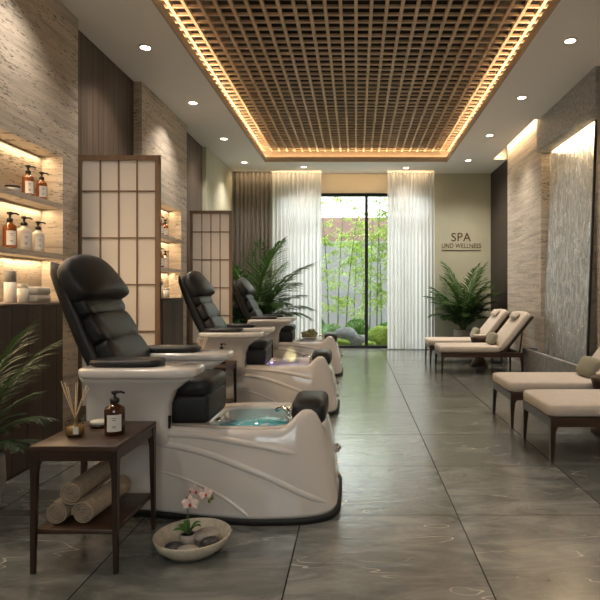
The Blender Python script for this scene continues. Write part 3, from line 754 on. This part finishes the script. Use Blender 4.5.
pump_bottle((-2.42, 4.06, 1.80), .040, .24, 'amber', 'left amber pump bottle on the upper shelf of the near niche', .8, G1)
pump_bottle((-2.40, 4.20, 1.80), .038, .22, 'amber', 'right amber pump bottle on the upper shelf of the near niche', .8, G1)
pump_bottle((-2.42, 3.845, 1.40), .044, .265, 'amber', 'big amber pump bottle on the lower shelf of the near niche', .8, G1)
pump_bottle((-2.42, 4.01, 1.40), .049, .255, 'milk', 'larger milky white pump bottle on the lower shelf of the near niche', .8, G1)
pump_bottle((-2.41, 4.17, 1.40), .043, .24, 'milk', 'smaller milky white pump bottle on the lower shelf of the near niche', .8, G1)
def jar(loc, r_, h, label, m='milk', lid='pump'):
    r = thing('cream_jar', loc, label, 'jar', 'jars in the near niche')
    MB().lathe([(r_*.92, 0), (r_, .004), (r_, h*.68), (r_*.95, h*.7)], 26).build('jar_body', m, r)
    MB().lathe([(r_*1.02, h*.68), (r_*1.02, h*.97), (r_*.98, h)], 26).build('lid', lid, r)
jar((-2.42, 3.66, 1.80), .040, .075, 'tall white jar with black lid at the photo edge on the upper niche shelf')
jar((-2.41, 3.86, 1.80), .048, .045, 'low black-lidded jar left of the amber bottles on the upper niche shelf', 'wax')
# on the cabinet top
def cyl_bottle(loc, r_, h, label, m, capm, capf=.28):
    r = thing('lotion_bottle', loc, label, 'bottle', 'cylinder bottles on the near cabinet')
    MB().lathe([(r_*.95, 0), (r_, .004), (r_, h*(1-capf))], 26).build('body', m, r)
    MB().lathe([(r_*.93, h*(1-capf)), (r_*.93, h-.003), (r_*.88, h)], 26).build('cap', capm, r)
cyl_bottle((-2.20, 3.50, 1.03), .036, .205, 'tall cream cylinder bottle with grey cap on the near cabinet', 'cream', 'wax', .36)
cyl_bottle((-2.19, 3.615, 1.03), .033, .125, 'short cream cylinder bottle beside the folded towels on the near cabinet', 'cream', 'cream', .25)
for i, lb in ((0, 'lower folded cream hand towel on the near cabinet'), (1, 'upper folded cream hand towel on the near cabinet')):
    b = MB(); b.sup((0, 0, 0), (.055, .085, .027), .35, .25, 10, 28); o = b.build('folded_towel', 'towelw'); o.location = (-2.16, 3.722, 1.057+i*.052); tag(o, lb, 'towel', 'folded hand towels')
# far niche bottles
G2 = 'bottles in the far niche'
for x, y, z, m, h, lb in ((-2.42, 6.62, 1.80, 'amber', .2, 'left amber bottle on the upper shelf of the far niche'), (-2.42, 6.80, 1.80, 'amber', .24, 'tall amber bottle in the middle of the upper shelf of the far niche'), (-2.42, 6.97, 1.80, 'amber', .22, 'right amber bottle on the upper shelf of the far niche'),
    (-2.42, 6.62, 1.40, 'amber', .24, 'left amber bottle on the lower shelf of the far niche'), (-2.42, 6.80, 1.40, 'amber', .25, 'second amber bottle on the lower shelf of the far niche'), (-2.42, 6.98, 1.40, 'milk', .23, 'milky white bottle on the lower shelf of the far niche')):
    pump_bottle((x, y, z), .042, h, m, lb, .8, G2)
cyl = thing('lotion_bottle', (-2.27, 6.38, 1.03), 'cream cylinder bottle on the far cabinet', 'bottle')
MB().lathe([(.033, 0), (.035, .004), (.035, .15)], 22).build('body', 'cream', cyl); MB().lathe([(.033, .15), (.033, .20)], 22).build('cap', 'wax', cyl)
cyl = thing('lotion_bottle', (-2.26, 6.55, 1.03), 'short cream bottle on the far cabinet, right of the taller one', 'bottle')
MB().lathe([(.033, 0), (.035, .004), (.035, .09)], 22).build('body', 'cream', cyl); MB().lathe([(.033, .09), (.033, .12)], 22).build('cap', 'cream', cyl)
# on side tables
pump_bottle((-1.02, 2.325, .50), .041, .185, 'ambdark', 'dark amber pump bottle on the nearest side table', .35)
pump_bottle((-1.13, 4.62, .50), .036, .17, 'ambdark', 'dark amber pump bottle on the side table between the nearest and the middle chair', .35)
def diffuser(loc, label, seed=1):
    r = thing('reed_diffuser', loc, label, 'reed diffuser', 'reed diffusers'); rr = random.Random(seed)
    MB().lathe([(.032, 0), (.036, .003), (.038, .05), (.034, .062), (.015, .074), (.014, .088), (.017, .092), (.013, .092), (.011, .076), (.030, .060), (.034, .05), (.033, .006), (.002, .005)], 28, None, True, True).build('glass_bottle', 'cglass', r)
    MB().lathe([(.030, .0065), (.0325, .008), (.0330, .040), (.001, .040)], 28).build('oil', 'oil', r)
    b = MB()
    for k in range(9):
        a = 2*PI*k/9+rr.uniform(-.2, .2); q = rr.uniform(.035, .065); h = rr.uniform(.19, .235)
        b.tube([(-.012*math.cos(a), -.012*math.sin(a), .012), (.008*math.cos(a), .008*math.sin(a), .09), (q*math.cos(a), q*math.sin(a), h)], .0016, 5)
    b.build('reeds', 'reed', r)
    MB().box(.012, .034, -.040, -.0385, .015, .045).build('label', 'label', r)
diffuser((-1.175, 2.30, .50), 'glass reed diffuser with amber oil on the nearest side table', 3)
diffuser((-1.29, 4.58, .50), 'reed diffuser on the side table between the nearest and the middle chair', 5)
diffuser((-1.33, 6.84, .50), 'reed diffuser on the side table beside the farthest chair', 8)
r = thing('soap_dish', (-1.145, 2.46, .50), 'small dark dish under the soap on the nearest side table', 'dish')
MB().lathe([(.03, 0), (.043, .004), (.049, .012), (.045, .013), (.02, .006), (.002, .006)], 26).build('dish', 'walnut', r)
o = MB().sup((0, 0, 0), (.041, .030, .011), .6, .8, 10, 24).build('soap_bar', 'soap'); o.location = (-1.145, 2.46, .519); tag(o, 'pale soap bar lying in the small dish on the nearest side table', 'soap')
# rolled towels
def towel_roll(loc, label, R=.048, L=.30, ph=0, rz=0):
    r0 = .006; turns = 4.2; n = int(turns*22); th = .0098; outer = []; inner = []
    for i in range(n+1):
        a = ph+2*PI*turns*i/n; q = r0+(R-r0)*i/n
        outer.append((q*math.cos(a), q*math.sin(a))); q2 = max(.001, q-th*.70); inner.append((q2*math.cos(a), q2*math.sin(a)))
    b = MB(); rows = []
    prof = [(o, 0) for o in outer]
    def slice_(y, k): 
        sh = 1-k; ring = []
        for (x, z) in outer: ring.append((x*sh, y, z*sh))
        for (x, z) in reversed(inner): ring.append((x, y, z))
        return ring
    rows = [slice_(-L/2-.003, .03), slice_(-L/2+.004, 0), slice_(0, 0), slice_(L/2-.004, 0), slice_(L/2, .03)]
    m = len(rows[0]); v = [p for rr in rows for p in rr]; f = []
    for k in range(len(rows)-1):
        for i in range(m): j = (i+1) % m; f.append((k*m+i, k*m+j, (k+1)*m+j, (k+1)*m+i))
    nn = n+1
    for k in (0, len(rows)-1):
        for i in range(n): f.append((k*m+i, k*m+i+1, k*m+(m-2-i), k*m+(m-1-i)))
    b._add(v, f, True); o = b.build('rolled_towel', 'towel'); o.location = loc; o.rotation_euler = (0, 0, rz); tag(o, label, 'towel', 'rolled towels'); return o
towel_roll((-1.195, 2.345, .2185), 'rolled beige towel lying at the left on the side table shelf', .047, .31, .5)
towel_roll((-1.078, 2.355, .2195), 'rolled beige towel lying at the right on the side table shelf', .048, .33, 2.1, -.06)
towel_roll((-1.134, 2.345, .2975), 'rolled beige towel on top of the other two', .047, .31, 4.0)

# ------------------------------------------------------------------ bowl, pebbles, orchid
bx, by = -.697, 2.345
bw = MB().lathe([(.085, 0), (.11, .004), (.147, .035), (.162, .070), (.157, .074), (.151, .070), (.135, .038), (.10, .018), (.002, .015)], 48).build('shallow_bowl', 'bowl'); bw.location = (bx, by, 0)
tag(bw, 'wide shallow beige ceramic bowl on the floor beside the nearest basin', 'bowl')
def pebble(dx, dy, z, a, b_, c, m, label, rz=0):
    o = MB().sup((0, 0, 0), (a, b_, c), .9, .95, 14, 24).build('pebble', m); o.location = (bx+dx, by+dy, z); o.rotation_euler = (0, 0, rz); tag(o, label, 'pebble', 'pebbles in the bowl')
pebble(-.062, -.048, .036, .040, .032, .017, 'pebble_d', 'dark pebble at the left, before the orchid pot')
pebble(.004, -.078, .036, .046, .030, .018, 'pebble_l', 'pale oval pebble at the front of the bowl')
pebble(.050, -.048, .034, .028, .020, .014, 'pebble_d', 'small dark pebble between the pale oval one and the big dark one', .4)
pebble(.082, -.030, .048, .040, .030, .020, 'pebble_d', 'big dark pebble at the right of the bowl', .5)
pebble(.052, .030, .052, .058, .044, .026, 'pebble_l', 'largest grey-beige pebble behind the others, right of the orchid', .4)
orx, ory = bx-.022, by+.012
r = thing('orchid', (orx, ory, .0165), 'pink orchid in a small stone pot inside the floor bowl', 'orchid')
MB().lathe([(.026, 0), (.036, .012), (.039, .03), (.034, .05), (.030, .05), (.028, .042), (.002, .042)], 26).build('pot', 'pebble_l', r)
MB().lathe([(.0285, .035), (.0285, .045), (.001, .047)], 20).build('soil', 'soil', r)
b = MB(); path = [(0, 0, .04), (-.004, 0, .10), (-.004, 0, .16), (.006, 0, .205), (.03, 0, .232), (.06, 0, .235), (.085, 0, .222), (.10, 0, .205)]
b.tube(path, [.0028, .0026, .0024, .0022, .002, .0018, .0016, .0014], 7); b.tube([(.003, .004, .04), (.001, .004, .19)], .0014, 5); b.build('stem', 'stem', r)
def leaf(b, a, L, w, lift):
    R = []
    for k in range(8):
        t = k/7; q = w*math.sin(PI*min(1, t*.92+.06))**.7; x = L*t; z = .045+lift*math.sin(t*1.9)*L-.0*t
        R.append([(x*math.cos(a)-s*q*math.sin(a), x*math.sin(a)+s*q*math.cos(a), z+abs(s)*q*.35) for s in (-1, -.5, 0, .5, 1)])
    b.rings(R, False, False, True, None, False)
b = MB()
for a, L, w, l in ((-.3, .062, .016, .7), (.5, .055, .014, .8), (2.7, .06, .016, .5), (3.6, .062, .017, .45), (2.1, .05, .014, .9), (-1.2, .035, .013, .5)): leaf(b, a, L, w, l)
b.build('leaves', 'orchleaf', r)
def flower(c, s, rz_, tilt, parent):
    m = T(*c)@Rz(rz_)@Rx(tilt); b = MB()
    for a, L, w in ((PI/2, 1, .50), (PI/2+2.2, .95, .45), (PI/2-2.2, .95, .45), (.15, 1.0, .85), (PI-.15, 1.0, .85)):
        R = []
        for k in range(7):
            t = k/6; q = w*.55*math.sin(PI*(t*.93+.05))**.7*s; x = L*s*t
            R.append([(x*math.cos(a)-u*q*math.sin(a), -.15*s*math.sin(t*2.2)+abs(u)*.12*s*t, x*math.sin(a)+u*q*math.cos(a)) for u in (-1, -.5, 0, .5, 1)])
        b.rings(R, False, False, True, m, False)
    o = b.build('flower', 'petal', parent)
    b = MB(); b.sup((0, -.12*s, -.14*s), (.17*s, .20*s, .2*s), .9, .9, 8, 12, m); b.build('flower_lip', 'lip', o)
flower((.012, -.012, .182), .038, .1, -.1, r); flower((.038, -.012, .236), .034, -.3, .3, r); flower((.078, -.012, .222), .030, .6, -.1, r); flower((.010, .006, .232), .030, -.8, .4, r)
b = MB(); b.sup((.102, 0, .202), (.008, .008, .011), 1, 1, 8, 12); b.sup((.092, -.004, .190), (.007, .007, .010), 1, 1, 8, 12); b.sup((-.004, 0, .20), (.006, .006, .009), 1, 1, 8, 12); b.build('buds', 'bud', r)

# ------------------------------------------------------------------ loungers
def lounger(loc, label):
    r = thing('lounger', loc, label, 'lounger', 'upholstered loungers'); hw = .30
    b = MB(); b.box(0, 1.1, -hw, -hw+.03, .225, .285); b.box(0, 1.1, hw-.03, hw, .225, .285); b.box(0, .03, -hw+.03, hw-.03, .225, .285); b.box(1.07, 1.1, -hw+.03, hw-.03, .225, .285)
    for i in range(1, 9): b.box(.03+i*.085, .03+i*.085+.05, -hw+.03, hw-.03, .265, .283)
    b.build('frame', 'walnut', r)
    for x, sx in ((.0, 1), (1.06, -1)):
        for sy in (-1, 1):
            b = MB(); R = []
            for z, w in ((0, .022), (.12, .028), (.20, .036), (.225, .05)):
                xo = x if sx == 1 else 1.1; x1 = xo+sx*w; y0 = sy*hw; y1 = sy*(hw-w*.9)
                R.append([(xo, y0, z), (x1, y0, z), (x1, y1, z), (xo, y1, z)])
            b.rings(R, True, True, False); b.build('leg', 'walnutz', r)
    MB().sup((.40, 0, .328), (.415, .298, .046), .28, .16, 14, 48).build('seat_cushion', 'cushion', r)
    ang = math.radians(51); m = T(.80, 0, .325)@Ry(-ang)
    bf = MB(); bf.box(0, .62, -hw+.01, -hw+.04, -.075, -.045, m); bf.box(0, .62, hw-.04, hw-.01, -.075, -.045, m)
    for i in range(7): bf.box(.06+i*.085, .10+i*.085, -hw+.04, hw-.04, -.07, -.048, m)
    back = bf.build('back_frame', 'walnut', r)
    for sy in (-1, 1): MB().tube([(1.06, sy*(hw-.05), .255), (1.10, sy*(hw-.05), .56)], .010, 8).build('support_strut', 'walnutz', back)
    MB().sup((.31, 0, 0), (.32, .296, .045), .28, .2, 14, 48, m).build('back_cushion', 'cushion', r)
    MB().sup((.52, 0, .075), (.055, .15, .038), .9, .35, 12, 28, m).build('neck_bolster', 'cushion', r)
    return r
LG = lounger((1.26, 3.86, 0), 'nearest beige lounger at the right photo edge, cut off by the frame')
dup(LG, (1.25, 4.74, 0), 'second beige lounger from the camera, with its foot end just behind the nearest one')
dup(LG, (1.14, 7.66, 0), 'beige lounger of the far pair, nearer one, in front of the stone water basin')
dup(LG, (1.12, 8.65, 0), 'beige lounger farthest from the camera, in front of the potted palm')
# sage pillows lean on the backrests
def pillow(loc, label):
    m = Ry(-math.radians(62)); o = MB().sup((0, 0, 0), (.090, .165, .048), .75, .45, 16, 36, m).build('pillow', 'sagepil'); o.location = loc; tag(o, label, 'pillow', 'sage pillows on the loungers')
for (x, y, lb) in ((1.26, 3.86, 'sage green pillow on the nearest lounger'), (1.25, 4.74, 'sage green pillow on the second lounger from the camera'), (1.14, 7.66, 'sage green pillow on the nearer lounger of the far pair'), (1.12, 8.65, 'sage green pillow on the farthest lounger')):
    if y == 3.86: continue
    pillow((x+.75, y, .455), lb)
def drum(loc, label):
    r = thing('drum_table', loc, label, 'side table', 'drum tables between loungers')
    MB().lathe([(.10, 0), (.13, .003), (.125, .03), (.075, .12), (.06, .2), (.075, .30)], 36).build('base', 'walnutz', r)
    MB().lathe([(.075, .30), (.105, .315), (.13, .40), (.135, .43), (.125, .435), (.01, .435)], 36).build('top', 'walnut', r)
    return r
d1 = drum((1.98, 4.30, 0), 'round dark wooden drum table between the two nearest loungers'); dup(d1, (1.83, 8.15, 0), 'round dark wooden drum table between the far pair of loungers')
for x, y, lb in ((1.98, 4.30, 'folded white towel on the drum table between the near loungers'), (1.83, 8.15, 'folded white towel on the drum table of the far loungers')):
    o = MB().sup((0, 0, 0), (.085, .06, .018), .3, .25, 10, 28).build('hand_towel', 'towelw'); o.location = (x, y, .453); tag(o, lb, 'towel', 'towels on drum tables')

# ------------------------------------------------------------------ water wall
r = thing('water_feature', (2.45, 6.6, 0), 'tall glass water wall pouring into a grey stone trough on the right', 'fountain')
b = MB(); x0, x1, y0, y1, h, t = -.15, .34, -.99, .99, .33, .05
b.box(x0, x0+t, y0, y1, 0, h); b.box(x0+t, x1, y0, y0+t, 0, h) ; b.box(x0+t, .04, y1-t, y1, 0, h); b.box(x0+t, x1, y0+t, y1-t, 0, .05)
tr_ = MB()
tr_.box(-.15, -.10, -.99, 1.0, 0, h); tr_.box(-.10, .045, -.99, -.94, 0, h); tr_.box(-.10, .045, .95, 1.0, 0, h); tr_.box(-.10, .045, -.94, .95, 0, .05)
b.bm.free(); tr_.build('trough', 'basin_stone', r)
MB().box(-.10, .045, -.94, .95, .26, .28).build('pool_water', 'ripple', r)
b = MB(); ny, nz = 2, 30
def lean(z): return .05+.11*(z/2.95)
v = []
b.rings([[(lean(z), -.60, z), (lean(z), .78, z), (lean(z)+.012, .78, z), (lean(z)+.012, -.60, z)] for z in (.28, 1.2, 2.0, 2.975)], True, True, False)
b.build('water_sheet', 'fall', r)
b = MB(); b.rings([[(lean(z)-.006, -.618, z), (lean(z)-.006, -.602, z), (lean(z)+.02, -.602, z), (lean(z)+.02, -.618, z)] for z in (.28, 2.975)], True, True, False); b.build('edge_profile', 'steel', r)

# ------------------------------------------------------------------ plants
def palm(loc, label, h, nf, spread, m, pot_r, pot_h, lw=.022, seed=1, nl=17, bend=1.0, name='potted_palm', box=(-2.3, 2.55, -1, 10.4)):
    r = thing(name, loc, label, 'potted plant', 'potted palms'); rr = random.Random(seed)
    MB().lathe([(pot_r*.72, 0), (pot_r*.80, .01), (pot_r*1.0, pot_h*.55), (pot_r*.97, pot_h*.96), (pot_r*.93, pot_h), (pot_r*.85, pot_h*.99), (pot_r*.85, pot_h*.9), (.002, pot_h*.9)], 36).build('pot', 'pot', r)
    MB().lathe([(pot_r*.84, pot_h*.86), (pot_r*.84, pot_h*.93), (.002, pot_h*.95)], 24).build('soil', 'soil', r)
    st_ = MB(); b = MB(); z0 = pot_h*.92
    for k in range(nf):
        a = 2.399*k+rr.uniform(-.3, .3); u = (k+.5)/nf; L = (h-pot_h)*(1.0-.5*u)*rr.uniform(.85, 1.1); el = math.radians(86-52*u*spread+rr.uniform(-6, 6))
        ca, sa = math.cos(a), math.sin(a); pts = []; p = Vector((ca*pot_r*.2*rr.random(), sa*pot_r*.2*rr.random(), z0)); e = el; n = 14
        p0 = p.copy()
        for tries in range(12):
            pts = []; p = p0.copy(); e = el
            for i in range(n+1):
                pts.append(p.copy()); e -= math.radians((2.2+5.0*(i/n)**1.5)*bend*(.7+u)); p = p+Vector((ca*math.cos(e), sa*math.cos(e), math.sin(e)))*L/n
            q = pts[-1]+Vector(loc)
            if box[0]+.05 < q.x < box[1]-.05 and box[2] < q.y < box[3]-.05: break
            L *= .93; el = min(math.radians(88), el+.06)
        st_.tube(pts, [.006*(1-.8*i/n)+.0008 for i in range(n+1)], 5)
        for i in range(nl):
            t = .24+.76*i/(nl-1); f = t*n; j = min(n-1, int(f)); q = pts[j].lerp(pts[j+1], f-j); d = (pts[j+1]-pts[j]).normalized(); s = Vector((-sa, ca, 0)); up = s.cross(d)
            LL = L*.30*math.sin(PI*(.18+.74*(t-.24)/.76))**.8*rr.uniform(.85, 1.1)
            for sg in (-1, 1):
                dd = d*(.55+.5*t)+s*sg*(1.0-.45*t)+Vector((0, 0, rr.uniform(-.22, .12)))
                blade(b, q, dd, LL, lw, .55)
        blade(b, pts[-1], pts[-1]-pts[-2], L*.14, lw, .4)
    for bm_ in (st_.bm, b.bm):
        for v in bm_.verts: v.co.x = max(box[0], min(box[1], v.co.x+loc[0]))-loc[0]; v.co.y = min(box[3], v.co.y+loc[1])-loc[1]
    st_.build('stems', 'stem', r); b.build('foliage', m, r)
    return r
palm((-1.72, 9.35, 0), 'large feathery palm behind the farthest chair, in front of the curtains', 2.10, 42, .72, 'palm', .24, .42, .036, 11, 28, .95)
palm((1.96, 10.05, 0), 'bushy palm in a grey pot under the wall sign', 1.66, 36, .55, 'palm', .18, .42, .040, 5, 22, .9, box=(-2, 2.58, -1, 10.65))
palm((-1.935, 2.72, 0), 'dark palm in a grey pot at the left photo edge', 1.06, 30, .72, 'palm2', .175, .27, .012, 9, 26, .8, box=(-2.3, 2, -1, 2.95))

# ------------------------------------------------------------------ sign
sg = thing('wall_sign', (1.98+.07, YB, 0), 'bronze SPA UND WELLNESS lettering with underline on the sage wall', 'sign')
def text(s, cx, z, width, cap, name):
    c = bpy.data.curves.new(name, 'FONT'); c.body = s; c.size = 1; c.extrude = .05; c.align_x = 'CENTER'; c.space_character = 1.05
    o = bpy.data.objects.new('tmp', c); COL.objects.link(o); dg = bpy.context.evaluated_depsgraph_get(); me = bpy.data.meshes.new_from_object(o.evaluated_get(dg)); bpy.data.objects.remove(o)
    xs = [v.co.x for v in me.vertices]; ys = [v.co.y for v in me.vertices]; w = max(xs)-min(xs); h_ = max(ys)-min(ys); mx = (max(xs)+min(xs))/2
    for v in me.vertices: v.co = Vector(((v.co.x-mx)*width/w+cx, -.006-v.co.z*.08, z+(v.co.y-min(ys))*cap/h_))
    me.materials.clear(); me.materials.append(M['bronze']); ob = bpy.data.objects.new(name, me); COL.objects.link(ob); ob.parent = sg; return ob
text('SPA', -.005, 2.085, .38, .165, 'spa_lettering'); text('UND WELLNESS', 0, 1.955, .76, .088, 'wellness_lettering')
MB().box(-.38, .38, -.008, 0, 1.895, 1.915).build('underline', 'bronze', sg)
